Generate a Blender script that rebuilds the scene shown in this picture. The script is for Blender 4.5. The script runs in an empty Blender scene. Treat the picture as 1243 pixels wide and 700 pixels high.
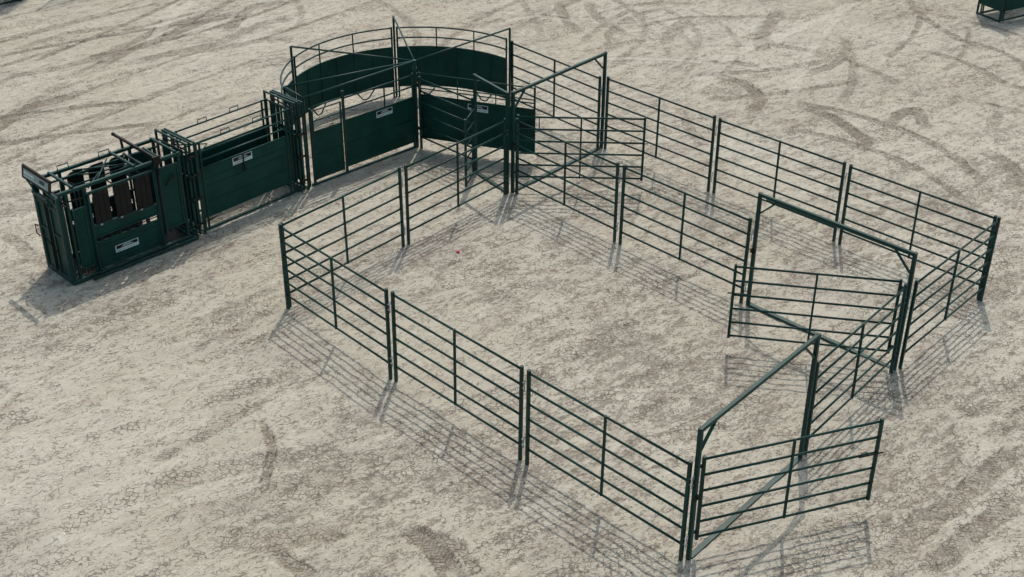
import bpy, math, random
import numpy as np

# ------------------------------------------------------------------ camera, world, sun, exposure
S = bpy.context.scene
C = S.collection
cam_d = bpy.data.cameras.new('camera')
cam = bpy.data.objects.new('camera', cam_d); C.objects.link(cam)
cam.location = (0, 0, 12.622)
cam.rotation_euler = (math.pi/2 - 0.541076, 0, 0)
cam_d.sensor_width = 36
cam_d.lens = 36*1605.37/1243
cam_d.clip_end = 3000
from mathutils import Matrix
cam.rotation_euler = (Matrix.Rotation(math.pi/2-0.541076, 3, 'X') @ Matrix.Rotation(0.00549, 3, 'Z')).to_euler()
S.camera = cam

SUN = (0.10, 0.62, 1.0)                       # direction towards the sun
sel = math.atan2(SUN[2], math.hypot(SUN[0], SUN[1])); saz = math.atan2(SUN[0], SUN[1])
W = bpy.data.worlds.new('World'); S.world = W; W.use_nodes = True
wn = W.node_tree.nodes; wl = W.node_tree.links
sky = wn.new('ShaderNodeTexSky'); sky.sky_type = 'NISHITA'; sky.sun_disc = False
sky.sun_elevation = sel; sky.sun_rotation = saz
sky.air_density = 1.0; sky.dust_density = 4.0; sky.ozone_density = 1.0
hs = wn.new('ShaderNodeHueSaturation'); hs.inputs['Saturation'].default_value = .95; hs.inputs['Hue'].default_value = .475      # thin milky haze in the air
wl.new(sky.outputs[0], hs.inputs['Color']); wl.new(hs.outputs[0], wn['Background'].inputs[0]); wn['Background'].inputs[1].default_value = 0.15
sd = bpy.data.lights.new('sun', 'SUN'); sd.energy = 2.35; sd.angle = math.radians(0.5); sd.color = (1, .91, .83)
so = bpy.data.objects.new('sun', sd); C.objects.link(so)
from mathutils import Vector
so.rotation_euler = Vector(SUN).to_track_quat('Z', 'Y').to_euler(); so.location = (5, 30, 40)
S.view_settings.view_transform = 'Standard'; S.view_settings.look = 'None'
S.view_settings.exposure = 0.10; S.view_settings.gamma = 1.0

# ------------------------------------------------------------------ node helpers
class NT:
    def __init__(s, name):
        s.m = bpy.data.materials.new(name); s.m.use_nodes = True
        s.t = s.m.node_tree; s.b = s.t.nodes['Principled BSDF']
    def put(s, sock, v):
        if hasattr(v, 'is_output'): s.t.links.new(v, sock)
        elif isinstance(v, (tuple, list)):
            sock.default_value = tuple(v) + ((1,) if len(v) == 3 and sock.type == 'RGBA' else ())
        elif v is not None: sock.default_value = v
    def math(s, op, a, b=None, c=None, clamp=False):
        n = s.t.nodes.new('ShaderNodeMath'); n.operation = op; n.use_clamp = clamp
        for i, v in enumerate((a, b, c)): s.put(n.inputs[i], v)
        return n.outputs[0]
    def mix(s, f, a, b, mode='MIX'):
        n = s.t.nodes.new('ShaderNodeMix'); n.data_type = 'RGBA'; n.blend_type = mode
        s.put(n.inputs[0], f); s.put(n.inputs[6], a); s.put(n.inputs[7], b)
        return n.outputs[2]
    def noise(s, vec, scale, detail=4, rough=.55, dist=0.0):
        n = s.t.nodes.new('ShaderNodeTexNoise'); s.put(n.inputs['Vector'], vec)
        n.inputs['Scale'].default_value = scale; n.inputs['Detail'].default_value = detail
        n.inputs['Roughness'].default_value = rough; n.inputs['Distortion'].default_value = dist
        return n.outputs['Fac']
    def noisec(s, vec, scale, detail=2):
        n = s.t.nodes.new('ShaderNodeTexNoise'); s.put(n.inputs['Vector'], vec)
        n.inputs['Scale'].default_value = scale; n.inputs['Detail'].default_value = detail
        return n.outputs['Color']
    def vor(s, vec, scale, feat='F1', rnd=1.0):
        n = s.t.nodes.new('ShaderNodeTexVoronoi'); n.feature = feat; s.put(n.inputs['Vector'], vec)
        n.inputs['Scale'].default_value = scale; n.inputs['Randomness'].default_value = rnd
        return n.outputs['Distance']
    def mapp(s, vec, loc=(0,0,0), rot=(0,0,0), sc=(1,1,1)):
        n = s.t.nodes.new('ShaderNodeMapping'); s.put(n.inputs[0], vec)
        n.inputs[1].default_value = loc; n.inputs[2].default_value = rot; n.inputs[3].default_value = sc
        return n.outputs[0]
    def rs(s, vec, deg, sx, sy):
        return s.mapp(s.mapp(vec, rot=(0, 0, math.radians(-deg))), sc=(sx, sy, 1))
    def ss(s, v, lo, hi, a=0.0, b=1.0):
        n = s.t.nodes.new('ShaderNodeMapRange'); n.interpolation_type = 'SMOOTHSTEP'
        s.put(n.inputs[0], v); n.inputs[1].default_value = lo; n.inputs[2].default_value = hi
        n.inputs[3].default_value = a; n.inputs[4].default_value = b
        return n.outputs[0]
    def vadd(s, a, b, k=1.0):
        n = s.t.nodes.new('ShaderNodeVectorMath'); n.operation = 'MULTIPLY_ADD'
        s.put(n.inputs[0], b); n.inputs[1].default_value = (k, k, 0); s.put(n.inputs[2], a)
        return n.outputs[0]
    def pos(s): return s.t.nodes.new('ShaderNodeNewGeometry').outputs['Position']
    def attr(s, name):
        n = s.t.nodes.new('ShaderNodeAttribute'); n.attribute_name = name; return n.outputs['Fac']
    def bump(s, h, dist, strength=1.0, nrm=None):
        n = s.t.nodes.new('ShaderNodeBump'); s.put(n.inputs['Height'], h)
        n.inputs['Distance'].default_value = dist; n.inputs['Strength'].default_value = strength
        if nrm is not None: s.t.links.new(nrm, n.inputs['Normal'])
        return n.outputs[0]

def paint(name, base, rough=.38, dust=.12, dustcol=(.32,.29,.24), spec=.5):
    n = NT(name); P = n.pos()
    v = n.noise(P, 2.3, 4); f = n.noise(P, 23, 5, .65)
    col = n.mix(n.ss(v, .3, .7), base, tuple(c*1.5+.001 for c in base))
    d = n.math('MULTIPLY', n.ss(f, .48, .8), dust)
    z = n.t.nodes.new('ShaderNodeSeparateXYZ'); n.put(z.inputs[0], P)
    low = n.ss(z.outputs[2], 0.0, .35, 1.0, 0.0)              # splashed dust near the ground
    d = n.math('ADD', d, n.math('MULTIPLY', low, n.math('MULTIPLY', n.ss(f, .35, .75), .14)), clamp=True)
    n.put(n.b.inputs['Base Color'], n.mix(d, col, dustcol))
    n.put(n.b.inputs['Roughness'], n.ss(f, .3, .8, rough, rough+.25))
    n.b.inputs['Specular IOR Level'].default_value = spec
    n.put(n.b.inputs['Normal'], n.bump(n.math('ADD', v, n.math('MULTIPLY', f, .08)), .012, .5))
    return n.m
M = {}
M['green'] = paint('green_paint', (.0008, .029, .0245), rough=.38, dust=.02, spec=.26)
M['sheet'] = paint('green_sheet_paint', (.0005, .033, .025), rough=.42, dust=.02, spec=.18)
M['black'] = paint('black_rubber_and_steel', (.007, .0065, .006), rough=.55, dust=.05, spec=.25)
M['plate'] = paint('name_plate_face', (.17, .21, .21), rough=.45, dust=.3)
M['white'] = paint('decal_white', (.42, .50, .50), rough=.5, dust=.2)
M['grey'] = paint('decal_grey_print', (.16, .21, .21), rough=.5, dust=.1)
M['steel'] = paint('galvanised_steel', (.22, .23, .23), rough=.4, dust=.2)
def flat(name, col, rough=.6):
    n = NT(name); n.put(n.b.inputs['Base Color'], n.mix(n.noise(n.pos(), 60, 3), tuple(c*.8 for c in col), col))
    n.b.inputs['Roughness'].default_value = rough; return n.m
M['pink'] = flat('pink_plastic', (.9, .04, .16))
M['straw'] = flat('dry_straw', (.52, .47, .34))

# ------------------------------------------------------------------ mesh helpers
class MB:
    def __init__(s): s.v = []; s.f = []; s.sm = []
    def add(s, vs, fs, smooth=False):
        o = len(s.v); s.v += [tuple(v) for v in vs]
        s.f += [tuple(i+o for i in f) for f in fs]; s.sm += [smooth]*len(fs); return s
    def ring(s, pts, prof, closed=False, smooth=True):
        """sweep a 2-D profile (list of (side, up)) along a polyline"""
        pts = [Vector(p) for p in pts]; n = len(pts); k = len(prof); vs = []
        for i, p in enumerate(pts):
            if closed: d = pts[(i+1) % n] - pts[i-1]
            else: d = pts[min(i+1, n-1)] - pts[max(i-1, 0)]
            d.normalize()
            up = Vector((0, 0, 1)) if abs(d.z) < .95 else Vector((0, 1, 0))
            sd_ = d.cross(up).normalized(); u = sd_.cross(d).normalized()
            for a, b in prof: vs.append(p + sd_*a + u*b)
        fs = []
        for i in range(n if closed else n-1):
            j = (i+1) % n
            for q in range(k): fs.append((i*k+q, i*k+(q+1) % k, j*k+(q+1) % k, j*k+q))
        o = len(s.v); s.add(vs, fs, smooth)
        if not closed: s.add([], [], False); s.f += [tuple(o+q for q in reversed(range(k))), tuple(o+(n-1)*k+q for q in range(k))]; s.sm += [False, False]
        return s
    def tube(s, a, b, r, n=8): return s.path([a, b], r, n)
    def path(s, pts, r, n=8, closed=False):
        return s.ring(pts, [(r*math.cos(2*math.pi*i/n), r*math.sin(2*math.pi*i/n)) for i in range(n)], closed)
    def bar(s, a, b, w, h, c=.006):
        """square tube with small chamfers; w sideways, h upwards"""
        x, y = w/2, h/2; c = min(c, x*.5, y*.5)
        return s.ring([a, b], [(-x+c,-y),(x-c,-y),(x,-y+c),(x,y-c),(x-c,y),(-x+c,y),(-x,y-c),(-x,-y+c)], smooth=False)
    def box(s, x0, x1, y0, y1, z0, z1):
        return s.add([(x0,y0,z0),(x1,y0,z0),(x1,y1,z0),(x0,y1,z0),(x0,y0,z1),(x1,y0,z1),(x1,y1,z1),(x0,y1,z1)],
                     [(0,3,2,1),(4,5,6,7),(0,1,5,4),(1,2,6,5),(2,3,7,6),(3,0,4,7)])
    def poly(s, pts, thick, axis=1):
        """extrude a planar outline by thick along an axis"""
        n = len(pts); d = [0, 0, 0]; d[axis] = thick
        vs = [tuple(p) for p in pts] + [tuple(p[i]+d[i] for i in range(3)) for p in pts]
        fs = [tuple(range(n)), tuple(reversed(range(n, 2*n)))] + [(i, i+n, (i+1) % n+n, (i+1) % n) for i in range(n)]
        return s.add(vs, fs)
    def mesh(s, name, mat):
        me = bpy.data.meshes.new(name); me.from_pydata(s.v, [], s.f); me.materials.append(mat)
        me.polygons.foreach_set('use_smooth', s.sm)
        import bmesh
        bm = bmesh.new(); bm.from_mesh(me); bmesh.ops.recalc_face_normals(bm, faces=bm.faces); bm.to_mesh(me); bm.free()
        return me
    def obj(s, name, mat, parent=None):
        o = bpy.data.objects.new(name, s.mesh(name, mat)); C.objects.link(o)
        if parent is not None: o.parent = parent
        return o

def thing(name, label, cat, loc=(0,0,0), rz=0.0, group=None):
    o = bpy.data.objects.new(name, None); C.objects.link(o); o.empty_display_size = .2
    o.location = loc; o.rotation_euler = (0, 0, rz)
    o['label'] = label; o['category'] = cat
    if group: o['group'] = group
    return o
def tag(o, label, cat, group=None):
    o['label'] = label; o['category'] = cat
    if group: o['group'] = group
    return o
def copy_tree(o, parent=None):
    c = o.copy(); C.objects.link(c)
    if parent is not None: c.parent = parent
    for ch in list(o.children): copy_tree(ch, c)
    return c

# ------------------------------------------------------------------ ground
rng = np.random.RandomState(7)
TAB = rng.rand(256, 256)
def vn(x, y):
    xi = np.floor(x).astype(int); yi = np.floor(y).astype(int); fx = x-xi; fy = y-yi
    fx = fx*fx*(3-2*fx); fy = fy*fy*(3-2*fy)
    a = TAB[xi & 255, yi & 255]; b = TAB[(xi+1) & 255, yi & 255]; c = TAB[xi & 255, (yi+1) & 255]; d = TAB[(xi+1) & 255, (yi+1) & 255]
    return (a*(1-fx)+b*fx)*(1-fy)+(c*(1-fx)+d*fx)*fy
def fbm(x, y, o=4, g=.5):
    r = 0; a = 1; t = 0
    for i in range(o): r = r+a*vn(x+17.3*i, y+5.1*i); t += a; a *= g; x = x*2.03; y = y*2.03
    return r/t
# tyre tracks and ruts on the yard: ground points, width, depth (negative = a pale scraped run)
TRACKS=[
 ([(-10.92, 32.07), (-10.33, 33.38), (-9.52, 34.85), (-8.16, 36.29)], 0.35, 0.7),
 ([(-10.63, 31.9), (-10.13, 33.02), (-9.59, 33.7), (-8.88, 34.92), (-7.79, 36.16)], 0.4, 0.84),
 ([(-12.08, 27.63), (-11.9, 28.23), (-11.71, 29.0), (-11.26, 29.55), (-10.54, 30.01)], 0.42, 1.03),
 ([(-11.45, 30.0), (-11.25, 30.52), (-10.94, 30.85)], 0.35, 0.56),
 ([(-9.64, 33.64), (-9.65, 35.11), (-9.42, 36.48), (-9.22, 37.42)], 0.35, -0.7),
 ([(-7.81, 34.42), (-7.68, 35.54), (-7.45, 36.52), (-6.6, 37.1)], 0.4, 0.63),
 ([(-9.81, 32.26), (-8.63, 33.1), (-7.86, 33.66), (-6.97, 35.15), (-6.07, 35.57)], 0.4, 0.56),
 ([(-8.08, 32.87), (-7.04, 33.74), (-5.86, 34.13)], 0.35, 0.49),
 ([(-10.16, 23.02), (-9.67, 22.62), (-9.19, 22.04)], 0.3, 0.49),
 ([(5.23, 31.52), (5.8, 30.93), (5.99, 30.14), (5.96, 29.74), (5.62, 29.18)], 0.35, 1.03),
 ([(6.98, 29.55), (7.49, 29.02), (7.83, 28.31), (8.06, 27.58), (7.8, 27.09)], 0.35, 1.1),
 ([(8.96, 33.74), (8.64, 32.89), (8.23, 32.24), (7.5, 31.66)], 0.3, 0.8),
 ([(8.69, 28.13), (9.04, 28.94), (9.64, 29.39), (9.62, 28.33)], 0.35, 0.84),
 ([(10.5, 27.13), (10.79, 26.7), (10.95, 26.0), (10.64, 25.16)], 0.4, 0.86),
 ([(4.03, 33.66), (4.39, 34.87), (5.11, 36.16)], 0.4, 0.42),
 ([(6.6, 33.21), (6.81, 34.52), (7.62, 36.48)], 0.45, 0.7),
 ([(4.85, 32.42), (5.6, 32.43), (6.27, 32.21)], 0.3, 0.63),
 ([(1.26, 37.31), (1.41, 35.83), (1.75, 34.64)], 0.35, 0.56),
 ([(2.12, 37.32), (2.38, 35.84), (3.04, 34.4)], 0.35, 0.56),
 ([(-3.39, 13.94), (-3.06, 13.69), (-2.67, 13.31)], 0.3, 0.92),
 ([(-1.53, 14.44), (-1.03, 13.88), (-0.72, 13.32)], 0.35, 1.1),
 ([(-1.23, 14.39), (-0.69, 13.91), (-0.44, 13.39)], 0.2, 0.8),
 ([(-3.99, 17.01), (-3.68, 16.16), (-3.68, 15.76), (-3.61, 15.09)], 0.16, 1.03),
 ([(-4.62, 14.62), (-3.84, 14.9), (-3.19, 15.38), (-2.33, 15.38), (-1.47, 15.3)], 0.5, 0.32),
 ([(-5.32, 15.08), (-4.58, 15.56), (-3.64, 15.86), (-2.51, 15.87), (-1.65, 16.08)], 0.5, 0.32),
 ([(-4.42, 14.19), (-3.36, 14.11), (-2.34, 14.38)], 0.5, 0.32),
 ([(5.62, 13.44), (6.54, 14.28), (7.57, 15.18)], 0.4, 0.56),
 ([(4.98, 13.59), (6.3, 14.81), (7.96, 16.37)], 0.4, 0.49),
 ([(-5.02, 17.45), (-4.33, 17.68), (-3.72, 18.16), (-3.4, 18.29)], 0.35, 0.32),
 ([(4.42, 30.54), (6.06, 33.39), (8.17, 35.33), (10.02, 37.45)], 0.4, -0.7),
 ([(6.78, 30.05), (7.92, 33.42), (9.78, 37.45)], 0.3, -0.63),
 ([(7.77, 19.95), (8.86, 21.1), (9.83, 21.72)], 0.4, 0.49),
 ([(-13.1, 33.1), (-11.94, 34.36), (-10.31, 35.03)], 0.35, 0.42),
 ([(-12.86, 31.09), (-11.8, 31.66), (-10.78, 32.54)], 0.35, 0.49),
 ([(-1.41, 34.2), (0.39, 35.88), (1.77, 35.56)], 0.3, -0.42),
]
def catmull(P, n=14):
    P = [np.array(p, float) for p in P]; P = [2*P[0]-P[1]] + P + [2*P[-1]-P[-2]]; out = []
    for i in range(1, len(P)-2):
        for k in range(n):
            t = k/n; a, b, c, d = P[i-1:i+3]
            out.append(.5*(2*b+(c-a)*t+(2*a-5*b+4*c-d)*t*t+(3*b-a-3*c+d)*t**3))
    out.append(P[-2]); return np.array(out)
# where the yard has been trodden loose (positive) or swept smooth (negative): x, y, radius, amount
WORN = [(1.5, 18.5, 2.2, .7), (3.6, 17.3, 1.2, .5), (-1.5, 21.5, 1.6, .3), (4.8, 22.5, 2.0, .4), (.5, 15.0, 1.6, .5), (-6.5, 17.2, 2.2, -.9), (-6.3, 14.6, 2.2, -.9),
        (-1.6, 18.8, 1.3, -.8), (-3.0, 15.2, 1.8, .3), (-10, 26, 2.5, .2), (-8.5, 30.5, 2.8, -.8), (-12, 32, 3.0, -.8), (-12, 35, 2.5, -.5), (6.2, 15.4, 1.6, .7), (8.0, 17.5, 1.6, .3),
        (7.5, 14.2, 1.4, -.6), (8.5, 24.5, 2.2, .5), (3.5, 30.5, 2.5, .2), (8.0, 33.5, 2.5, -.3), (0, 33.5, 2.5, -.5), (-5.5, 35.5, 2.5, -.3), (-7.2, 19.2, 1.6, .4), (2.8, 25.2, 1.3, .6), (-.5, 27.0, 1.0, .3), (-3.2, 24.2, 1.6, -.5)]
def random_tracks():
    r = random.Random(21); out = []
    def sweep(x, y, head, L, curv, w, st, pair):
        for k in ((0, 1) if pair else (0,)):
            px, py, h = x - k*1.55*math.sin(head), y + k*1.55*math.cos(head), head; pts = []
            for i in range(7):
                pts.append((px, py)); px += math.cos(h)*L/6; py += math.sin(h)*L/6; h += curv*L/6*(1+.3*r.uniform(-1, 1))
            out.append((pts, w, st*r.uniform(.8, 1.15)))
    for i in range(13):          # far left: long runs towards the upper right
        sweep(r.uniform(-15, -7), r.uniform(25, 34), math.radians(r.uniform(28, 62)), r.uniform(4, 10), r.uniform(-.06, .08), r.uniform(.15, .24), r.choice((.45, .6, .8, -.5)), r.random() < .6)
    for i in range(22):          # far right: turning arcs
        sweep(r.uniform(2, 13), r.uniform(25.5, 36), math.radians(r.uniform(-60, 120)), r.uniform(2, 6), r.choice((-1, 1))*r.uniform(.08, .45), r.uniform(.18, .32), r.choice((.35, .5, .65, -.5)), r.random() < .35)
    for i in range(7):
        sweep(r.uniform(-6, 3), r.uniform(31.5, 35), math.radians(r.uniform(10, 100)), r.uniform(3, 6), r.uniform(-.2, .2), .25, r.choice((.4, -.5)), False)
    for i in range(9):           # near right and near left
        sweep(r.choice((r.uniform(6, 9), r.uniform(-8.5, -5))), r.uniform(14, 20), math.radians(r.uniform(25, 55)), r.uniform(2, 5), r.uniform(-.1, .1), r.uniform(.2, .32), r.choice((.3, .4, -.4)), False)
    return out
POSTS = [p for a, b in (((-4.04, 20.27), (-2.013, 18.096)), ((-1.913, 18.016), (.138, 15.948)), ((.244, 15.838), (2.352, 13.748)), ((-2.127, 22.556), (-2.029, 22.657)), ((.001, 24.963), (1.998, 27.216)),
    ((2.01, 22.80), (2.116, 22.701)), ((4.183, 20.583), (4.296, 20.50)), ((4.139, 25.056), (4.245, 24.96)), ((6.352, 22.908), (6.446, 22.795)), ((8.58, 20.70), (6.5, 18.44)), ((4.43, 16.03), (2.459, 13.757))) for p in (a, b)]
def build_ground():
    def axis(lo, hi, step, far):
        fine = np.arange(lo, hi+step*.5, step); g = []; d = step; p = 0
        while p < far: d = d*1.35; p += d; g.append(p)
        g = np.array(g); return np.concatenate([(lo-g)[::-1], fine, hi+g])
    xs = axis(-15.5, 15.5, .045, 1200); ys = axis(12.3, 38.6, .045, 1200)
    X, Y = np.meshgrid(xs, ys); nx, ny = len(xs), len(ys); X = X.ravel(); Y = Y.ravel()
    inside = (X > -16) & (X < 16) & (Y > 12) & (Y < 39)
    ang = math.radians(35); ca, sa = math.cos(ang), math.sin(ang)
    U = X*ca+Y*sa; V = -X*sa+Y*ca
    z = .05*(fbm(U*.25, V*.45, 2)-.5) + .014*(fbm(U*1.1+3, V*1.8, 3)-.5) + .028*(fbm(U*3+9, V*6, 3)-.5) + .020*(fbm(U*7, V*12, 2)-.5)
    z *= np.where(inside, 1, .3)*np.clip((40-Y)/12, .45, 1)
    trk = np.zeros_like(X); tu = np.zeros_like(X); tv = np.zeros_like(X); lt = np.zeros_like(X)
    for pts, w, st in random_tracks() + TRACKS:
        P = catmull(pts); half = w/2; m = half+.14
        sel_ = np.where((X > P[:,0].min()-m) & (X < P[:,0].max()+m) & (Y > P[:,1].min()-m) & (Y < P[:,1].max()+m))[0]
        x = X[sel_]; y = Y[sel_]; best = np.full(len(x), 9.); bu = np.zeros(len(x)); bv = np.zeros(len(x)); L = 0
        tot = np.linalg.norm(np.diff(P, axis=0), axis=1).sum()
        for a, b in zip(P[:-1], P[1:]):
            d = b-a; l = np.linalg.norm(d); d = d/l; rx = x-a[0]; ry = y-a[1]
            t = np.clip(rx*d[0]+ry*d[1], 0, l); sx = rx-d[0]*t; sy = ry-d[1]*t; dist = np.hypot(sx, sy)
            k = dist < best; best[k] = dist[k]; bu[k] = np.sign(d[0]*sy-d[1]*sx)[k]*dist[k]; bv[k] = (L+t)[k]; L += l
        edge = best + .10*(fbm(x*4, y*4, 3)-.5)*2*.5
        fade = np.clip(bv/.35, 0, 1)*np.clip((tot-bv)/.35, 0, 1)
        mask = np.clip((half-edge)/.06, 0, 1); mask = mask*mask*(3-2*mask)*fade
        rim = np.exp(-((best-half-.03)/.035)**2)*fade
        s_ = abs(st); k = mask*s_ > trk[sel_] if st > 0 else mask*s_ > lt[sel_]
        z[sel_] += (-.020*mask+.016*rim*(.4+fbm(x*9, y*9, 2)))*s_
        if st > 0: trk[sel_[k]] = (mask*s_)[k]; tu[sel_[k]] = bu[k]; tv[sel_[k]] = bv[k]
        else: lt[sel_[k]] = (mask*s_)[k]; tu[sel_[k]] = bu[k]; tv[sel_[k]] = bv[k]
    me = bpy.data.meshes.new('ground')
    me.vertices.add(len(X)); me.vertices.foreach_set('co', np.stack([X, Y, z], 1).ravel())
    i = np.arange((nx-1)*(ny-1)); r = i//(nx-1); c = i % (nx-1); q = r*nx+c
    F = np.stack([q, q+1, q+nx+1, q+nx], 1).ravel()
    me.loops.add(len(F)); me.loops.foreach_set('vertex_index', F)
    me.polygons.add(len(i)); me.polygons.foreach_set('loop_start', np.arange(len(i))*4); me.polygons.foreach_set('loop_total', np.full(len(i), 4))
    me.polygons.foreach_set('use_smooth', np.ones(len(i), bool)); me.update(calc_edges=True)
    for qx, qy in POSTS: z += .028*np.exp(-((X-qx)**2+(Y-qy)**2)/.09**2)*(.5+fbm(X*12, Y*12, 2))
    worn = np.zeros_like(X)
    for bx, by, br, bs in WORN: worn += bs*np.exp(-((X-bx)**2+(Y-by)**2)/br**2)
    for nm, a in (('worn', worn), ('trk', trk), ('lt', lt), ('tu', tu), ('tv', tv)):
        at = me.attributes.new(nm, 'FLOAT', 'POINT'); at.data.foreach_set('value', a.astype(np.float32))
    o = bpy.data.objects.new('ground', me); C.objects.link(o); o['kind'] = 'structure'
    return o
def ground_mat():
    n = NT('dusty_ground'); P = n.pos()
    warp = n.vadd(P, n.noisec(P, .55, 3), .9)
    warp2 = n.vadd(P, n.noisec(P, 3.0, 2), .12)
    st = n.rs(warp, 36, .50, 1.3)                 # stretched along the way the ground was dragged
    st2 = n.rs(warp2, 40, .72, 1.2)
    big = n.noise(P, .16, 3, .5)
    mid = n.noise(st, 1.3, 6, .66)
    patch = n.noise(st, 2.5, 8, .72)
    crumb = n.noise(st2, 8, 6, .74)
    fine = n.noise(P, 30, 4, .75)
    speck = n.noise(st2, 24, 3, .62)
    pale = n.mix(n.ss(big, .35, .65), (.418, .404, .322), (.462, .456, .378))
    pale = n.mix(n.math('MULTIPLY', n.ss(mid, .44, .66), .62), pale, (.372, .340, .272))
    pale = n.mix(n.math('MULTIPLY', n.ss(n.noise(P, .6, 5, .6), .50, .68), .55), pale, (.350, .335, .285))
    s = n.math('ADD', n.math('MULTIPLY', patch, .60), n.math('MULTIPLY', crumb, .52))
    s = n.math('ADD', s, n.math('MULTIPLY', n.math('SUBTRACT', n.noise(P, .30, 3), .5), .16))
    s = n.math('ADD', s, n.math('MULTIPLY', n.attr('worn'), .075))
    c1 = n.ss(s, .548, .640)
    grit = n.noise(P, 17, 4, .7)
    c2 = n.ss(n.math('ADD', n.math('ADD', s, n.math('MULTIPLY', n.math('SUBTRACT', speck, .5), .45)), n.math('MULTIPLY', n.math('SUBTRACT', grit, .5), .34)), .612, .675)
    col = n.mix(n.math('MULTIPLY', c1, .46), pale, (.275, .245, .200))
    col = n.mix(n.math('MULTIPLY', c2, .60), col, (.160, .134, .104))  # dark crumbs: brown soil and the shadows of clods mixed into one colour
    dark_speck = n.math('MULTIPLY', n.ss(speck, .56, .66), n.ss(n.noise(st, 2.4, 3), .36, .56))
    col = n.mix(n.math('MULTIPLY', dark_speck, .62), col, (.15, .125, .092))  # tiny specks carry clod shade as well as brown soil in their colour
    light = n.math('MULTIPLY', n.ss(n.noise(st2, 6, 5, .7), .54, .7), .6)
    col = n.mix(light, col, (.555, .560, .500))  # pale flecks stand for sunlit clod edges, painted into the colour
    # short wavy dark edges: clod shadows and brown soil put into the colour
    wv = n.vadd(P, n.noisec(P, 7, 3), .10)
    rid = n.math('ABSOLUTE', n.math('SUBTRACT', n.noise(n.rs(wv, 30, .7, 1.25), 9.0, 2, .5), .5))
    dark_edge = n.math('MULTIPLY', n.ss(rid, .006, .034, 1, 0), n.ss(n.noise(st2, 4.5, 4, .7), .47, .56))
    col = n.mix(n.math('MULTIPLY', dark_edge, .55), col, (.150, .122, .090))
    # tread cells pressed into the crust
    cellv = n.vadd(P, n.noisec(P, 9, 2), .05)
    cell = n.vor(cellv, 10.5, 'DISTANCE_TO_EDGE', .62)
    line = n.ss(cell, .02, .12, 1, 0)
    trk = n.attr('trk'); lt = n.attr('lt'); tu = n.attr('tu'); tv = n.attr('tv')
    cm = n.math('ADD', n.ss(n.noise(n.rs(warp, 33, .35, 1.7), .8, 3), .53, .59), n.math('MULTIPLY', trk, 2.6), clamp=True)
    cm = n.math('MULTIPLY', cm, n.ss(n.noise(P, 3.2, 5, .75), .43, .56))
    cells = n.math('MULTIPLY', line, cm)
    col = n.mix(n.math('MULTIPLY', cells, .66), col, (.150, .122, .090))
    # wheel tracks
    tn = n.noise(P, 10, 5, .75)
    tm = n.math('MULTIPLY', trk, n.ss(tn, .28, .54), clamp=True)
    col = n.mix(n.math('MULTIPLY', tm, .68), col, (.215, .182, .142))
    lug = n.math('SINE', n.math('ADD', n.math('MULTIPLY', n.math('ADD', tv, n.math('MULTIPLY', n.math('ABSOLUTE', tu), .8)), 88), n.math('MULTIPLY', tn, 5)))
    lugm = n.math('MULTIPLY', n.math('MULTIPLY', n.ss(lug, -.1, .7), trk), n.ss(n.noise(P, 2.2, 3), .36, .55))
    col = n.mix(n.math('MULTIPLY', n.math('MULTIPLY', lugm, n.ss(tn, .35, .6)), .55), col, (.13, .106, .078))
    col = n.mix(n.math('MULTIPLY', n.math('MULTIPLY', lt, n.ss(tn, .3, .6)), .9), col, (.53, .515, .44))
    col = n.mix(n.ss(fine, .3, .75, 0, .32), col, (.22, .19, .145))
    n.put(n.b.inputs['Base Color'], col)
    n.b.inputs['Roughness'].default_value = .93; n.b.inputs['Specular IOR Level'].default_value = .18
    h = n.math('MULTIPLY', crumb, .9)
    h = n.math('ADD', h, n.math('MULTIPLY', speck, .35))
    h = n.math('SUBTRACT', h, n.math('MULTIPLY', c2, .22))
    h = n.math('SUBTRACT', h, n.math('MULTIPLY', cells, .4))
    h = n.math('SUBTRACT', h, n.math('MULTIPLY', dark_edge, .35))
    h = n.math('SUBTRACT', h, n.math('MULTIPLY', lugm, .45))
    b1 = n.bump(h, .034, 1.0)
    n.put(n.b.inputs['Normal'], n.bump(fine, .006, .8, b1))
    return n.m
ground = build_ground(); ground.data.materials.append(ground_mat())

# ------------------------------------------------------------------ corral panels
PH = 1.72
RZ = (1.665, 1.39, 1.115, .84, .56, .285)
def make_panel(L, name='corral_panel', brace=True):
    t = thing(name, '', 'fence panel')
    h = L/2
    for s in (-1, 1):
        MB().bar((s*h, 0, -.02), (s*h, 0, PH), .052, .052).obj('post', M['green'], t)
    for z in RZ:
        MB().ring([(-h+.027, 0, z), (h-.027, 0, z)], [(.016*math.cos(a)*1.0, .022*math.sin(a)) for a in [i*math.pi/4 for i in range(8)]]).obj('rail', M['green'], t)
    if brace: MB().bar((.0, 0, RZ[-1]-.02), (.0, 0, RZ[0]+.02), .034, .042).obj('centre_brace', M['green'], t)
    for z in (1.40, .36):
        b = MB()
        for dz in (-.05, .05): b.box(h+.026, h+.075, -.018, .018, z+dz-.004, z+dz+.004)
        b.tube((h+.062, 0, z-.11), (h+.062, 0, z+.09), .008, 6)
        b.path([(h+.062, 0, z+.09), (h+.062, .03, z+.10), (h+.062, .03, z+.05)], .006, 6)
        b.obj('connector_pin', M['steel'], t)
    return t
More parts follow.
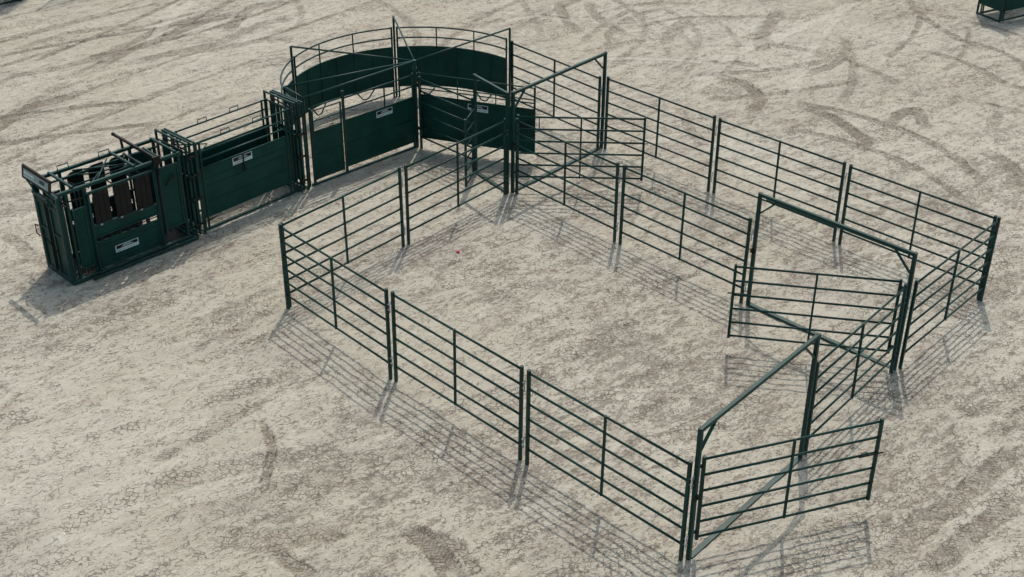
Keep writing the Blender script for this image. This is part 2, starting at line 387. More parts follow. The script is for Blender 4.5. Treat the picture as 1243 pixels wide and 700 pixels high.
def place_panel(proto, a, b, label, L0, flag=[]):
    o = proto if not flag else copy_tree(proto)
    flag.append(1)
    a = Vector(a+(0,)); b = Vector(b+(0,)); d = b-a
    o.location = (a+b)/2; o.rotation_euler = (0, 0, math.atan2(d.y, d.x)); o.scale = (d.length/L0, 1, 1)
    rv = random.Random(len(flag)*7); o.rotation_euler = (math.radians(rv.uniform(-.5, .5)), math.radians(rv.uniform(-.25, .25)), o.rotation_euler[2])
    o['label'] = label; o['category'] = 'fence panel'; o['group'] = 'six-rail corral panels'
    return o
proto = make_panel(2.95)
PANELS = [
 ((-4.04, 20.27), (-2.013, 18.096), 'six-rail green panel at the leftmost corner post, sloping down to the right at the front'),
 ((-1.913, 18.016), (.138, 15.948), 'middle one of the three six-rail panels in the front row'),
 ((.244, 15.838), (2.352, 13.748), 'front-row six-rail panel ending beside the lowest gate frame post'),
 ((-4.015, 20.33), (-2.127, 22.556), 'six-rail panel rising to the right from the leftmost corner post, facing the closed alley'),
 ((-2.029, 22.657), (-.16, 24.86), 'six-rail panel that ends at the pair of tall posts by the short open gate'),
 ((.09, 24.88), (2.01, 22.80), 'inner six-rail panel starting at the centre post pair, crossed by an open gate behind'),
 ((2.116, 22.701), (4.183, 20.583), 'inner six-rail panel ending beside the tallest doorway-shaped gate frame'),
 ((-.02, 29.33), (1.91, 27.18), 'six-rail panel farthest back, joining the curved green wall to the overhead beam frame'),
 ((2.078, 27.152), (4.139, 25.056), 'back-row six-rail panel just right of the far beam frame post'),
 ((4.245, 24.96), (6.352, 22.908), 'middle six-rail panel of the back row, behind the inner pen'),
 ((6.446, 22.795), (8.556, 20.735), 'back-row six-rail panel ending at the rightmost corner post'),
 ((6.558, 18.464), (8.59, 20.685), 'six-rail panel rising to the rightmost corner from the gate frame, on the right side'),
 ((4.516, 16.119), (6.37, 18.33), 'six-rail panel in front of the open gate, between the two right gate frames'),
]
for a, b, lab in PANELS: place_panel(proto, a, b, lab, 2.95)
sp = make_panel(1.80, brace=False); sp.location = ((-2.05-.85)/2, (27.10+25.93)/2, 0)
sp.rotation_euler = (0, 0, math.atan2(25.93-27.10, -.85+2.05)); sp.scale = (math.hypot(1.20, 1.17)/1.80, 1, 1)
tag(sp, 'short six-rail panel before the solid gate, from hub post to narrow frame', 'fence panel', 'six-rail corral panels')

# ------------------------------------------------------------------ gate frames and swing gates
def gate_frame(a, b, h, label, braces=(1, 1), rod=False, name='gate_frame'):
    a = Vector(a+(0,)); b = Vector(b+(0,)); d = b-a; L = d.length
    t = thing(name, label, 'gate frame', a, math.atan2(d.y, d.x))
    for x in (0, L): MB().bar((x, 0, -.02), (x, 0, h), .062, .062).obj('post', M['green'], t)
    MB().bar((.033, 0, h-.035), (L-.033, 0, h-.035), .06, .06).obj('top_beam', M['green'], t)
    MB().bar((.033, 0, .012), (L-.033, 0, .012), .09, .035).obj('threshold_bar', M['green'], t)
    k = min(.32, L*.25)
    for x, s in ((.033, 1), (L-.033, -1)):
        if braces[0 if s == 1 else 1]:
            MB().bar((x, 0, h-.07-k), (x+s*k, 0, h-.07), .045, .03).obj('corner_brace', M['green'], t)
    if rod:
        MB().tube((.1, .05, h-.12), (L-.05, .05, h-.10), .011, 6).obj('latch_rod', M['green'], t)
    MB().box(-.05, .05, -.05, -.033, 1.08, 1.16).tube((0, -.05, 1.12), (0, -.09, 1.12), .016, 6).obj('latch_bracket', M['black'], t)
    return t
gate_frame((.001, 24.963), (1.998, 27.216), 2.265, 'two-post frame with high beam at the back, left end beside the centre posts', (1, 1))
gate_frame((4.296, 20.50), (6.443, 18.415), 2.265, 'doorway-shaped green gate frame with double top beam standing inside the right side of the pen', (1, 1), True)
gate_frame((2.459, 13.757), (4.422, 16.021), 2.265, 'gate frame nearest the camera, with a long beam over the lowest open gate', (1, 1))
gate_frame((-.80, 25.89), (-.115, 24.93), 2.265, 'narrow two-post frame joined to the centre posts, about one metre wide', (0, 0))

def swing_gate(hinge, vec, label, z0=.285, z1=1.69, n=6, side=1, latch=True):
    L = math.hypot(*vec); t = thing('swing_gate', label, 'gate', (hinge[0], hinge[1], 0), math.atan2(vec[1], vec[0]))
    for x in (0, L): MB().bar((x, 0, z0-.02), (x, 0, z1+.015), .048, .048).obj('gate_post', M['green'], t)
    for i in range(n):
        z = z0+.02+(z1-z0-.05)*i/(n-1)
        MB().ring([(.025, 0, z), (L-.025, 0, z)], [(.015*math.cos(a), .021*math.sin(a)) for a in [i_*math.pi/4 for i_ in range(8)]]).obj('rail', M['green'], t)
    if L > 1.5:
        MB().bar((L*.5, 0, z0), (L*.5, 0, z1-.02), .034, .042).obj('centre_brace', M['green'], t)
    for z in (z0+.12, z1-.14):
        MB().box(-.11, -.02, -.014, .014, z-.022, z+.022).tube((-.09, 0, z-.05), (-.09, 0, z+.05), .017, 8).obj('hinge', M['black'], t)
    if latch:
        zl = z0+.02+(z1-z0-.05)*3/(n-1)
        MB().tube((L-.30, -.035, zl+.005), (L+.09, -.035, zl+.005), .012, 6).path([(L-.28, -.035, zl), (L-.27, -.035, zl+.07), (L-.18, -.035, zl+.07), (L-.17, -.035, zl)], .008, 6).obj('slide_latch', M['black'], t)
    return t
swing_gate((.107, 25.083), (2.60, -.08), 'open six-rail gate swung across the alley behind the inner panels')
swing_gate((6.328, 18.526), (-2.62, .46), 'open six-rail gate crossing under the doorway-shaped frame')
swing_gate((2.564, 13.878), (2.56, .86), 'open six-rail gate closest to the camera, swung out to the right')
swing_gate((-.80, 25.76), (-.18, -.72), 'short narrow gate standing open, seen nearly edge on beside the narrow frame', z0=.10, z1=1.60, latch=False)

# ------------------------------------------------------------------ decals (their fine print cannot be read in the photograph)
def decal(parent, x0, x1, z0, z1, y, s=-1):
    """white rectangle with a dark upper band, two short lines of grey print on it and small print below; s = side it faces"""
    W_, H_ = x1-x0, z1-z0; f = lambda k: sorted((y+s*k, y+s*(k+.0015)))
    a, b = f(.0); o = MB().box(x0, x1, a, b, z0, z1).obj('decal', M['white'], parent)
    a, b = f(.003); MB().box(x0+.04*W_, x1-.04*W_, a, b, z0+.46*H_, z1-.08*H_).obj('dark_band', M['black'], o)
    a, b = f(.006); m = MB(); r = random.Random(3)
    for zz, u0, u1 in ((.74, .34, .66), (.58, .27, .73)):
        u = u0
        while u < u1:
            w = r.uniform(.02, .035); m.box(x0+u*W_, x0+(u+w)*W_, a, b, z0+zz*H_, z0+(zz+.10)*H_); u += w+.012
    m.obj('print', M['white'], o)
    a, b = f(.003); m = MB(); u = .06
    while u < .92:
        w = r.uniform(.025, .05); m.box(x0+u*W_, x0+(u+w)*W_, a, b, z0+.17*H_, z0+.27*H_); u += w+.016
    m.obj('small_print', M['grey'], o)
    return o

# ------------------------------------------------------------------ crowding tub
PX, PY = -2.155, 27.23; R = 2.9
def curved_panel(a0, a1, label, feet):
    t = thing('curved_panel', label, 'curved panel', (PX, PY, 0), 0, 'curved wall panels of the crowding tub')
    A = [math.radians(a0+(a1-a0)*i/24) for i in range(25)]
    pt = lambda a, z, r=R: (r*math.cos(a), r*math.sin(a), z)
    for z in (1.75, 1.50): MB().path([pt(a, z) for a in A], .020).obj('rail', M['green'], t)
    m = MB(); r2 = R+.004
    vs = []; 
    for a in A: vs += [pt(a, .29), pt(a, 1.26), pt(a, 1.26, r2), pt(a, .29, r2)]
    fs = [(0,1,2,3), (96,99,98,97)]
    for i in range(24):
        for q in range(4): fs.append((i*4+q, i*4+(q+1) % 4, i*4+4+(q+1) % 4, i*4+4+q))
    m.add(vs, fs); sh = m.obj('sheet', M['sheet'], t)
    MB().path([pt(a, 1.27) for a in A], .018).path([pt(a, .28) for a in A], .018).obj('sheet_rail', M['green'], t)
    ribs = MB(); nr = max(2, int((a1-a0)/9))
    for i in range(1, nr):
        a = math.radians(a0+(a1-a0)*i/nr); ribs.bar(pt(a, .30, R-.008), pt(a, 1.25, R-.008), .03, .012)
    ribs.obj('rib', M['sheet'], sh)
    for a in (A[0], A[-1]): MB().bar(pt(a, .0), pt(a, 1.78), .042, .042).obj('post', M['green'], t)
    n_up = 3 if a1-a0 > 50 else 1
    for i in range(1, n_up):
        a = math.radians(a0+(a1-a0)*i/n_up); MB().bar(pt(a, 1.27), pt(a, 1.75), .03, .03).obj('upright', M['green'], t)
    for f in feet:
        c = math.radians(f); w = math.radians(4.8); e = math.radians(1.6)
        MB().path([pt(c-w, .275), pt(c-e, .07), pt(c-e*.5, .045), pt(c+e*.5, .045), pt(c+e, .07), pt(c+w, .275)], .018, 6).obj('skid_foot', M['green'], t)
curved_panel(46.6, 102.2, 'curved green wall section at the right back, under the high corner beam', (60, 89))
curved_panel(104.8, 162.4, 'curved green wall section at the left back, between the two tallest outer posts', (119, 146))
curved_panel(164.8, 208.6, 'curved end section bending round to the alley, left of the leftmost tall post', (186,))

TH = 2.03
tt = thing('crowding_tub_frame', 'green overhead bars radiating from a central hub post to the tall outer posts', 'tub frame', (PX, PY, 0))
MB().bar((0, 0, -.02), (0, 0, TH+.02), .075, .075).obj('hub_post', M['green'], tt)
hb = MB()
for z in (.3, .95, 1.5, 1.72, 1.86): hb.tube((0, 0, z-.025), (0, 0, z+.025), .052, 10)
hb.obj('hub_collar', M['green'], tt)
for a in (45, 103.5, 163.6):
    x, y = (R+.03)*math.cos(math.radians(a)), (R+.03)*math.sin(math.radians(a))
    MB().bar((x, y, -.02), (x, y, TH), .05, .05).obj('outer_post', M['green'], tt)
    MB().tube((0, 0, TH), (x, y, TH), .021).obj('overhead_bar', M['green'], tt)
o4 = (-4.77-PX, 25.77-PY, TH-.02); o5 = (-4.30-PX, 25.19-PY, TH-.02)
for p in (o4, o5):
    MB().tube((0, 0, TH), p, .021).obj('overhead_bar', M['green'], tt)
    MB().bar((p[0], p[1], -.02), (p[0], p[1], TH-.02), .05, .05).obj('outer_post', M['green'], tt)
MB().tube(o4, o5, .021).obj('overhead_bar', M['green'], tt)

# straight side of the tub, from the alley to the hub
Q = (-4.33, 25.165); dx, dy = PX-Q[0], PY-Q[1]; LQ = math.hypot(dx, dy)
ts = thing('tub_side_panel', 'straight sheeted side of the tub with a narrow walk-through door, facing the open yard', 'side panel', (Q[0], Q[1], 0), math.atan2(dy, dx))
MB().bar((.08, -.03, .02), (LQ-.05, -.03, .02), .05, .045).obj('floor_bar', M['green'], ts)
for x, z in ((.16, 1.74), (1.01, 1.90), (LQ-.09, 1.78)): MB().bar((x, -.03, 0), (x, -.03, z), .05, .05).obj('post', M['green'], ts)
for z in (1.73, 1.47): MB().tube((1.03, -.03, z), (LQ-.1, -.03, z), .018).obj('rail', M['green'], ts)
MB().tube((.19, -.03, 1.76), (1.0, -.03, 1.76), .018).obj('door_header', M['green'], ts)
sh = MB().box(1.036, LQ-.1, -.033, -.028, .16, 1.21).obj('sheet', M['sheet'], ts)
MB().tube((1.04, -.03, 1.215), (LQ-.1, -.03, 1.215), .016).tube((1.04, -.03, .15), (LQ-.1, -.03, .15), .016).tube((1.04, -.036, .68), (LQ-.1, -.036, .68), .010).obj('sheet_rib', M['sheet'], sh)
MB().bar((2.11, -.03, 1.22), (2.11, -.03, 1.73), .03, .03).obj('upright', M['green'], ts)
decal(sh, 1.87, 2.31, 1.02, 1.17, -.0345)
dr = MB().box(.215, .925, -.033, -.028, .13, 1.19).obj('door', M['sheet'], ts)
f = MB()
for x in (.21, .935): f.bar((x, -.03, .10), (x, -.03, 1.68), .035, .035)
for z in (.12, .68, 1.20, 1.44, 1.67): f.tube((.225, -.034, z), (.92, -.034, z), .014)
f.obj('door_frame', M['green'], dr)
MB().path([(.62, -.05, 1.20), (.62, -.07, 1.27), (.70, -.07, 1.27), (.70, -.05, 1.20)], .009, 6).obj('door_latch', M['black'], dr)

# the swinging solid gate
def crowd_gate(ang, L, label):
    t = thing('crowd_gate', label, 'gate', (PX, PY, 0), math.radians(ang))
    MB().bar((.10, 0, .20), (.10, 0, 1.78), .04, .04).obj('gate_post', M['green'], t)
    MB().bar((L, 0, .24), (L, 0, 1.78), .04, .04).obj('gate_post', M['green'], t)
    for z in (1.76, 1.49, 1.41): MB().tube((.11, 0, z), (L-.02, 0, z), .015).obj('rail', M['green'], t)
    s_ = MB().box(.121, L-.021, -.003, .003, .25, 1.26).obj('sheet', M['sheet'], t)
    MB().tube((.12, -.006, 1.265), (L-.02, -.006, 1.265), .016).tube((.12, -.006, .245), (L-.02, -.006, .245), .016).obj('sheet_rib', M['sheet'], s_)
    for u in (L*.36, L*.68): MB().bar((u, 0, 1.28), (u, 0, 1.76), .022, .022).obj('upright', M['green'], t)
    decal(s_, 1.23, 1.70, 1.04, 1.20, -.005)
    MB().path([(L+.02, 0, 1.10), (L+.11, 0, 1.09), (L+.11, 0, .78), (L+.02, 0, .77)], .012, 6).obj('latch_handle', M['black'], t)
    m = MB(); m.box(L-.38, L-.05, -.05, -.01, .84, .90).tube((L-.33, -.06, .72), (L-.13, -.06, 1.0), .014, 6).tube((L-.13, -.06, 1.0), (L-.04, -.06, .92), .014, 6)
    m.obj('latch_box', M['black'], t)
    for z in (.45, 1.5): MB().box(.03, .11, -.03, .03, z-.03, z+.03).obj('hinge', M['black'], t)
crowd_gate(-18.3, 2.76, 'solid green gate swung from the hub, with white label and end handle')

# ------------------------------------------------------------------ narrow alley
def alley(loc, ang, label, near_decal=True, closed_end=False, detail=True):
    t = thing('cattle_alley', label, 'cattle alley', loc, ang)
    Wd = .74; L = 2.36
    for y, s in ((0, -1), (Wd, 1)):
        rr = (1.88, 1.68, 1.50)
        for z in rr: MB().tube((.0, y, z), (L, y, z), .018).obj('rail', M['green'], t)
        sh_ = MB().box(.06, 2.28, y-.003, y+.003, .28, 1.32).obj('sheet', M['sheet'], t)
        m = MB()
        for z, r_ in ((1.325, .018), (.275, .014)): m.tube((.05, y, z), (2.29, y, z), r_)
        for z in (1.08, .92, .59): m.box(.07, 2.27, *sorted((y+s*.0035, y+s*.013)), z-.012, z+.012)
        m.obj('sheet_rib', M['sheet'], sh_)
        if s == -1: decal(sh_, .84, 1.32, 1.14, 1.30, y-.005)
        for x in (.04, .12, 2.22, 2.31): MB().bar((x, y, .0), (x, y, 1.90), .038, .038).obj('post', M['green'], t)
        MB().bar((0, y-.0, .022), (L+.05, y-.0, .022), .05, .045).obj('floor_bar', M['green'], t)
        for x in (.64, 1.42): MB().path([(x, y, 1.89), (x, y, 1.97), (x+.21, y, 1.97), (x+.21, y, 1.89)], .010, 6).obj('lift_handle', M['green'], t)
        if s == -1:
            MB().tube((1.09, y-.03, .98), (1.09, y-.03, 1.34), .014, 6).path([(1.03, y-.03, 1.0), (1.06, y-.04, .97), (1.13, y-.04, .97), (1.15, y-.03, 1.0)], .012, 6).obj('latch_handle', M['black'], t)
    # adjusting arms across the top
    MB().tube((.1, .04, 1.62), (.55, Wd*.5, 1.60), .012, 6).tube((.55, Wd*.5, 1.60), (.1, Wd-.04, 1.62), .012, 6).obj('adjusting_arm', M['green'], t)
    MB().path([(.18, .05, .36), (.46, .02, .22), (.14, -.02, .20)], .013, 6).obj('foot_bracket', M['black'], t)
    # sliding gate clusters at both ends
    for x0 in (() if closed_end else (-.24, 2.42)):
        for k, (dx_, y0, y1, zt) in enumerate(((0, -.08, Wd+.14, 1.98), (.10, -.05, Wd+.05, 1.97), (.19, -.09, Wd+.10, 1.95))):
            x = x0+dx_
            fr = MB()
            for y in (y0, y1): fr.bar((x, y, .0), (x, y, zt), .042, .042)
            fr.bar((x, y0-.021, zt+.018), (x, y1+.021, zt+.018), .036, .036).bar((x, y0, .03), (x, y1, .03), .04, .04)
            fr.obj('gate_surround', M['green'], t)
        x = x0+.05; g = MB()
        for i in range(5):
            y = .10+i*(Wd-.20)/4 + .06; g.bar((x, y, .12), (x, y, 1.78), .05, .02)
        for z in (.14, .7, 1.25, 1.76): g.bar((x, .02, z), (x, Wd+.06, z), .03, .035)
        g.obj('slide_gate', M['green'], t)
        MB().box(x0+.03, x0+.17, Wd+.035, Wd+.04, .15, 1.80).box(x0+.02, x0+.16, -.035, -.03, .12, 1.50).obj('cover_sheet', M['sheet'], t)
        st_ = MB()
        for xx in (x0-.05, x0+.25): st_.bar((xx, -.03, .0), (xx, -.03, 1.86), .03, .03).bar((xx, Wd+.03, .0), (xx, Wd+.03, 1.86), .03, .03).bar((xx, -.03, 1.86), (xx, Wd+.03, 1.86), .03, .03)
        st_.obj('slide_track', M['green'], t)
        gp = MB().box(x0+.145, x0+.150, .05, Wd-.05, .16, 1.30).obj('gate_sheet', M['sheet'], t) if k else None
        for z in (.25, .8, 1.3, 1.7): MB().tube((x0+.0, -.11, z-.05), (x0+.0, -.11, z+.05), .022, 8).box(x0-.01, x0+.20, -.125, -.10, z-.02, z+.02).obj('slide_guide', M['black'], t)
        MB().tube((x0+.05, -.14, 1.80), (x0+.05, Wd+.02, 1.90), .014, 6).obj('pull_rod', M['black'], t)
    if closed_end:
        MB().box(-.065, -.06, -.03, Wd+.03, .30, 1.70).obj('end_sheet', M['sheet'], t)
        MB().bar((-.06, -.04, .0), (-.06, -.04, 1.9), .05, .05).bar((-.06, Wd+.04, .0), (-.06, Wd+.04, 1.9), .05, .05).bar((-.06, -.04, .025), (-.06, Wd+.04, .025), .05, .05).obj('end_frame', M['green'], t)
        MB().path([(2.0, -.05, .3), (1.6, -.25, .02), (1.2, -.05, .3)], .02, 6).obj('wheel_bracket', M['black'], t)
    return t
alley((-6.13, 23.172, 0), math.atan2(.74, .673), 'narrow sheeted cattle alley between the squeeze chute and the curved tub')

# ------------------------------------------------------------------ squeeze chute
ch = thing('squeeze_chute', 'dark green squeeze chute with black side pads and name board at the left', 'squeeze chute', (-8.099, 21.081, 0), math.atan2(.71102, .70317))
CW = .86; CL = 2.50
fl = MB().box(-.05, CL, .0, CW+.03, .005, .045).obj('floor', M['black'], ch)
b = MB()
for y in (-.03, CW+.05): b.bar((-.06, y, .05), (CL+.02, y, .05), .07, .09)
b.bar((-.03, -.03, .05), (-.03, CW+.05, .05), .07, .09).bar((CL, -.03, .05), (CL, CW+.05, .05), .06, .08)
b.bar((.30, -.12, .035), (CL+.1, -.12, .035), .05, .06).bar((.45, -.12, .11), (1.95, -.10, .11), .04, .04)
b.obj('base_frame', M['green'], ch)
for y in (0, CW):
    for x in (.0, .12, .47, 1.94, 2.46):
        MB().bar((x, y, .08), (x, y, 1.83), .055, .055).obj('post', M['green'], ch)
    MB().bar((-.04, y, 1.855), (2.50, y, 1.855), .06, .06).obj('top_beam', M['green'], ch)
    MB().bar((.50, y-.005, 1.69), (1.92, y-.005, 1.69), .045, .045).obj('side_rail', M['green'], ch)
    MB().bar((.50, y-.005, 1.01), (1.92, y-.005, .98), .045, .05).obj('side_rail', M['green'], ch)
for x in (.27, 1.53, 1.99, 2.42):
    MB().bar((x, 0, 1.90), (x, CW, 1.90), .05, .045).obj('cross_beam', M['green'], ch)
for x in (.45, 1.30): MB().path([(x, CW, 1.88), (x, CW, 1.97), (x+.22, CW, 1.97), (x+.22, CW, 1.88)], .011, 6).obj('lift_handle', M['green'], ch)
lv = MB().bar((1.97, -.04, 1.93), (1.80, 1.08, 2.10), .05, .05).obj('control_lever', M['black'], ch)
MB().tube((1.83, .93, 2.06), (1.85, .93, 1.80), .026).tube((1.80, 1.08, 2.10), (1.79, 1.14, 2.11), .034).obj('lever_grip', M['black'], lv)
MB().box(1.90, 2.05, -.07, -.02, 1.80, 1.97).tube((1.97, -.08, 1.74), (1.97, -.08, 1.60), .02).obj('lever_bracket', M['black'], ch)
# squeeze linkage seen from above
MB().tube((.62, .10, 1.74), (1.05, .46, 1.78), .014, 6).tube((.62, .80, 1.74), (1.05, .46, 1.78), .014, 6).tube((1.05, .46, 1.78), (1.60, .50, 1.74), .014, 6).tube((.50, .45, 1.70), (1.9, .45, 1.70), .016, 6).obj('squeeze_linkage', M['green'], ch)
MB().tube((.60, .06, 1.62), (.60, .84, 1.62), .018, 6).tube((1.15, .06, 1.60), (1.15, .84, 1.60), .016, 6).tube((1.72, .06, 1.62), (1.72, .84, 1.62), .018, 6).obj('squeeze_shaft', M['black'], ch)
MB().box(1.62, 1.80, .35, .60, 1.50, 1.68).tube((1.3, .5, 1.6), (1.64, .5, 1.6), .03).obj('linkage_box', M['green'], ch)
MB().bar((.1, .13, 1.76), (2.45, .13, 1.76), .035, .035).obj('inner_side_rail', M['green'], ch)
MB().bar((.1, CW-.13, 1.76), (2.45, CW-.13, 1.76), .035, .035).obj('inner_side_rail', M['green'], ch)
MB().tube((.75, .06, 1.80), (1.42, .80, 1.82), .016, 6).obj('squeeze_arm', M['green'], ch)
MB().tube((.70, .80, 1.82), (1.55, .40, 1.80), .016, 6).obj('squeeze_arm', M['green'], ch)
MB().bar((1.78, .05, 1.80), (1.78, CW-.05, 1.80), .05, .04).obj('tail_gate_beam', M['green'], ch)
MB().bar((2.20, .05, 1.78), (2.20, CW-.05, 1.78), .04, .04).obj('tail_gate_beam', M['green'], ch)
for v in (.2, .34, .48, .62): MB().bar((2.20, v, .2), (2.20, v, 1.75), .045, .03).obj('tail_gate_bar', M['green'], ch)
for x in (.30, .38): MB().bar((x, .02, .1), (x, .02, 1.8), .02, .02).obj('front_guide', M['green'], ch)
MB().tube((-.03, -.05, 1.70), (.45, -.05, 1.66), .016, 6).obj('linkage_rod', M['black'], ch)
MB().tube((1.95, -.07, 1.60), (1.93, -.07, .35), .013, 6).obj('linkage_rod', M['black'], ch)
MB().tube((.48, -.06, .20), (.50, -.06, 1.72), .016, 6).obj('hinge_rod', M['green'], ch)
def framed(x0, x1, z0, z1, y, s, name='side_door', w=.035):
    o = MB().box(x0, x1, y-.003, y+.003, z0, z1).obj(name, M['sheet'], ch)
    m = MB()
    for x in (x0, x1): m.bar((x, y+s*.008, z0-.0), (x, y+s*.008, z1), w, .03)
    for z in (z0, z1): m.bar((x0-w/2, y+s*.011, z), (x1+w/2, y+s*.011, z), w, w)
    m.obj('door_frame', M['green'], o); return o
for y, s in ((-.02, -1), (CW+.02, 1)):
    d1 = framed(.185, .415, .27, 1.47, y, s)
    d2 = framed(2.01, 2.40, .42, 1.69, y, s)
    if s == -1:
        MB().tube((2.08, y-.04, 1.32), (2.28, y-.04, 1.50), .014, 6).tube((2.28, y-.04, 1.50), (2.30, y-.04, 1.42), .014, 6).obj('door_lever', M['black'], d2)
        MB().bar((1.975, y-.03, .3), (1.975, y-.03, 1.75), .03, .03).bar((1.90, y-.03, .12), (1.90, y-.03, 1.70), .03, .03).obj('door_stop', M['green'], d2)
    p1 = MB().box(.54, 1.86, y-.003, y+.003, .79, 1.00).obj('upper_sheet', M['sheet'], ch)
    m = MB(); m.bar((.52, y+s*.012, .10), (.52, y+s*.012, 1.70), .045, .035).bar((1.88, y+s*.012, .10), (1.88, y+s*.012, 1.70), .045, .035)
    m.bar((.54, y+s*.012, .785), (1.86, y+s*.012, .80), .03, .03).obj('side_frame', M['green'], p1)
    slit = MB(); r = random.Random(5); x = .62
    while x < 1.80:
        w = r.uniform(.06, .12); slit.box(x, x+w*.6, y-.02, y+.02, .69, .79); x += w+.09
    slit.tube((.58, y+s*.02, .735), (1.84, y+s*.02, .755), .010, 6).obj('latch_row', M['black'], ch)
    p2 = MB().box(.54, 1.86, y-.003, y+.003, .12, .69).obj('drop_panel', M['sheet'], ch)
    m = MB()
    for z in (.13, .265, .55, .68): m.bar((.56, y+s*.012, z), (1.84, y+s*.012, z), .022, .022)
    for x in (.57, 1.83): m.bar((x, y+s*.012, .12), (x, y+s*.012, .69), .03, .022)
    m.obj('panel_rib', M['green'], p2)
    if s == -1: decal(p2, .88, 1.37, .325, .47, y-.005)
    for k in range(3):                                   # three black pads of three slats with a rounded front corner
        x0 = .605+k*.435; slat = MB(); up = 0 if s == -1 else .12
        for j in range(3):
            xx = x0+j*.110; top = [(xx, y, 1.55+up), (xx+.03, y, 1.605+up), (xx+.07, y, 1.63+up), (xx+.102, y, 1.64+up)] if j == 0 else [(xx, y, 1.64+up), (xx+.102, y, 1.64+up)]
            slat.poly([(xx+.102, y, 1.02), (xx, y, 1.02)]+top, .03*(-s))
        slat.box(x0+.01, x0+.31, *sorted((y-s*.032, y-s*.036)), 1.03, 1.58+up)
        slat.obj('side_pad', M['black'], ch)
    hd = MB()
    for x in (.66, 1.08, 1.50): hd.box(x, x+.05, *sorted((y+s*.02, y+s*.035)), 1.0, 1.03)
    hd.obj('pad_clip', M['steel'], ch)
# head gate across the front
for v0, v1 in ((.035, .36), (.56, CW-.035)):
    hg = MB().box(-.052, -.046, v0, v1, .12, 1.50).obj('head_gate_door', M['sheet'], ch)
    m = MB()
    for v in (v0, v1): m.bar((-.058, v, .10), (-.058, v, 1.52), .045, .04)
    for z in (.12, .95, 1.50): m.bar((-.060, v0, z), (-.060, v1, z), .035, .035)
    m.obj('door_frame', M['green'], hg)
m = MB()
for v in (.40, .455, .52): m.path([(-.04, v, .15), (-.03, v+.01, .8), (-.04, v, 1.45)], .022)
m.box(-.02, .01, .36, .56, .2, 1.4)
m.obj('neck_bar', M['black'], ch)
m = MB().bar((-.06, -.02, 1.62), (-.06, CW+.06, 1.62), .06, .07).bar((-.06, -.02, 1.54), (-.06, CW+.06, 1.54), .03, .03).bar((-.02, -.02, 1.76), (-.02, CW+.02, 1.76), .05, .05)
m.obj('head_gate_rail', M['green'], ch)
for v in (0, CW): MB().bar((-.06, v, .08), (-.06, v, 1.80), .06, .06).obj('front_post', M['green'], ch)
MB().tube((-.12, .25, .62), (-.13, .72, .86), .012, 6).path([(-.12, CW+.0, .95), (-.12, CW+.12, .93), (-.12, CW+.12, .75), (-.12, CW+.0, .74)], .015, 6).obj('gate_handle', M['black'], ch)
MB().tube((-.10, .15, 1.58), (-.14, .55, 1.72), .016, 6).tube((-.14, .55, 1.72), (-.08, .80, 1.60), .016, 6).tube((-.10, .35, 1.68), (-.10, .35, 1.52), .02, 8).obj('head_gate_linkage', M['green'], ch)
MB().bar((.06, .04, 1.72), (.06, .86, 1.72), .04, .04).bar((.14, .04, 1.50), (.14, .86, 1.50), .03, .03).obj('inner_rail', M['black'], ch)
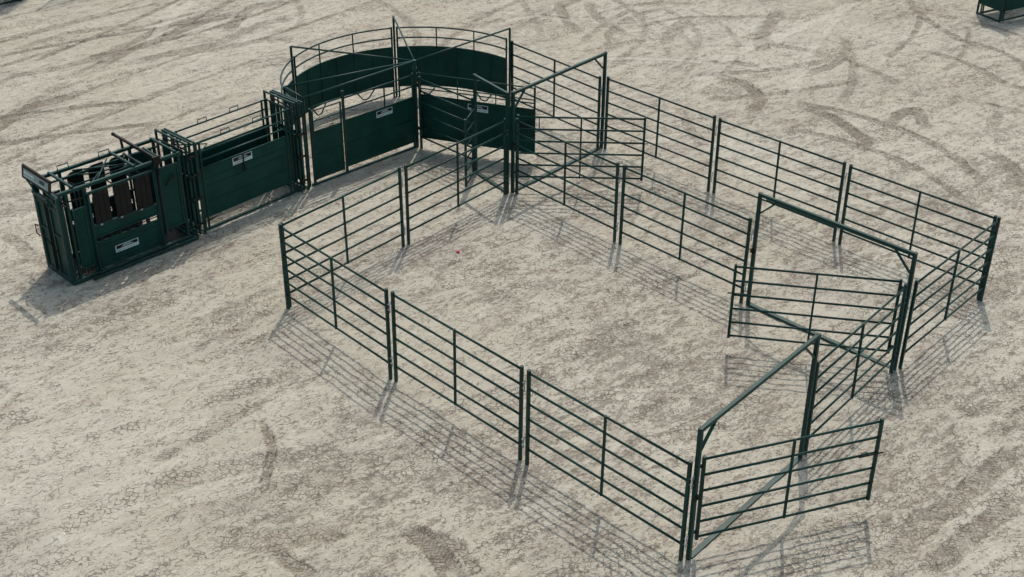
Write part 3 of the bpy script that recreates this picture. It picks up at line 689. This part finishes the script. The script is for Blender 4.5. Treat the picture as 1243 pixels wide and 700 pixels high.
# name board, tilted back a little; its print is unreadable in the photograph
nb = MB().poly([(-.17, .0, 1.91), (-.17, CW+.16, 1.91), (-.125, CW+.16, 2.16), (-.125, .0, 2.16)], .03, 0).obj('name_board', M['black'], ch)
def board(v0, v1, k0, k1, off): # v across, k up the slope
    x = lambda k: -.17+.045*k/.25-off; q = .83      # q squeezes the layout to the board's height
    k0 *= q; k1 *= q
    return [(x(k0), v0+.06, 1.91+k0), (x(k0), v1+.06, 1.91+k0), (x(k1), v1+.06, 1.91+k1), (x(k1), v0+.06, 1.91+k1)]
MB().poly(board(-.01, CW+.03, .05, .235, .004), .002, 0).obj('board_face', M['plate'], nb)
m = MB(); r = random.Random(8); v = .50
while v < .88:
    w = r.uniform(.03, .05); m.poly(board(v, v+w, .13, .185, .007), .001, 0); v += w+.015
v = .08
while v < .88:
    w = r.uniform(.015, .03); m.poly(board(v, v+w, .075, .095, .007), .001, 0); v += w+.012
m.obj('board_print', M['white'], nb)
MB().poly(board(.12, .30, .12, .20, .007), .001, 0).obj('board_emblem', M['green'], nb)
MB().bar((-.18, .08, 1.95), (-.05, .08, 1.62), .03, .03).bar((-.18, .82, 1.95), (-.05, .82, 1.62), .03, .03).obj('board_bracket', M['green'], nb)

# ------------------------------------------------------------------ other equipment at the edges of the yard
alley((13.569+.07, 35.55+.16, 0), math.atan2(.46, .80), 'green sheeted alley section cut off by the top right edge of the photo', closed_end=True)
alley((-16.05, 35.38, 0), math.atan2(.54, .582), 'dark green frame low at the top left edge of the photo')
fp = make_panel(2.9); fp.location = (-13.36+1.2, 37.10+.85, 0); fp.rotation_euler = (0, 0, math.atan2(.85, 1.2))
tag(fp, 'post foot of a six-rail panel just showing at the top left edge', 'fence panel', 'six-rail corral panels')

# ------------------------------------------------------------------ small things on the ground
pk = MB(); pk.add([(.038*math.cos(a)*(1-.35*k), .028*math.sin(a)*(1-.35*k), .03*k) for k in (0, 1) for a in [i*math.pi/4 for i in range(8)]],
       [(i, (i+1) % 8, 8+(i+1) % 8, 8+i) for i in range(8)] + [tuple(range(8, 16)), tuple(reversed(range(8)))])
o = pk.obj('plastic_cap', M['pink']); o.location = (-1.051, 22.36, 0.005); tag(o, 'tiny bright pink plastic piece lying on the bare ground inside the pen', 'plastic piece')
sw = MB(); r = random.Random(11)
for i in range(150):
    c = r.choice([(-2.6, 25.6, .9), (-4.6, 24.3, .7), (-1.6, 26.0, .6), (-5.0, 25.0, .4), (-2.9, 26.2, .5)])
    x = c[0]+r.gauss(0, c[2]*.5); y = c[1]+r.gauss(0, c[2]*.5); a = r.uniform(0, 3.14); l = r.uniform(.05, .22)
    sw.tube((x, y, .014), (x+l*math.cos(a), y+l*math.sin(a), .016), .0035, 4)
o = sw.obj('straw', M['straw']); o['kind'] = 'stuff'; o['label'] = 'loose pale straw scattered in the shade of the tub'
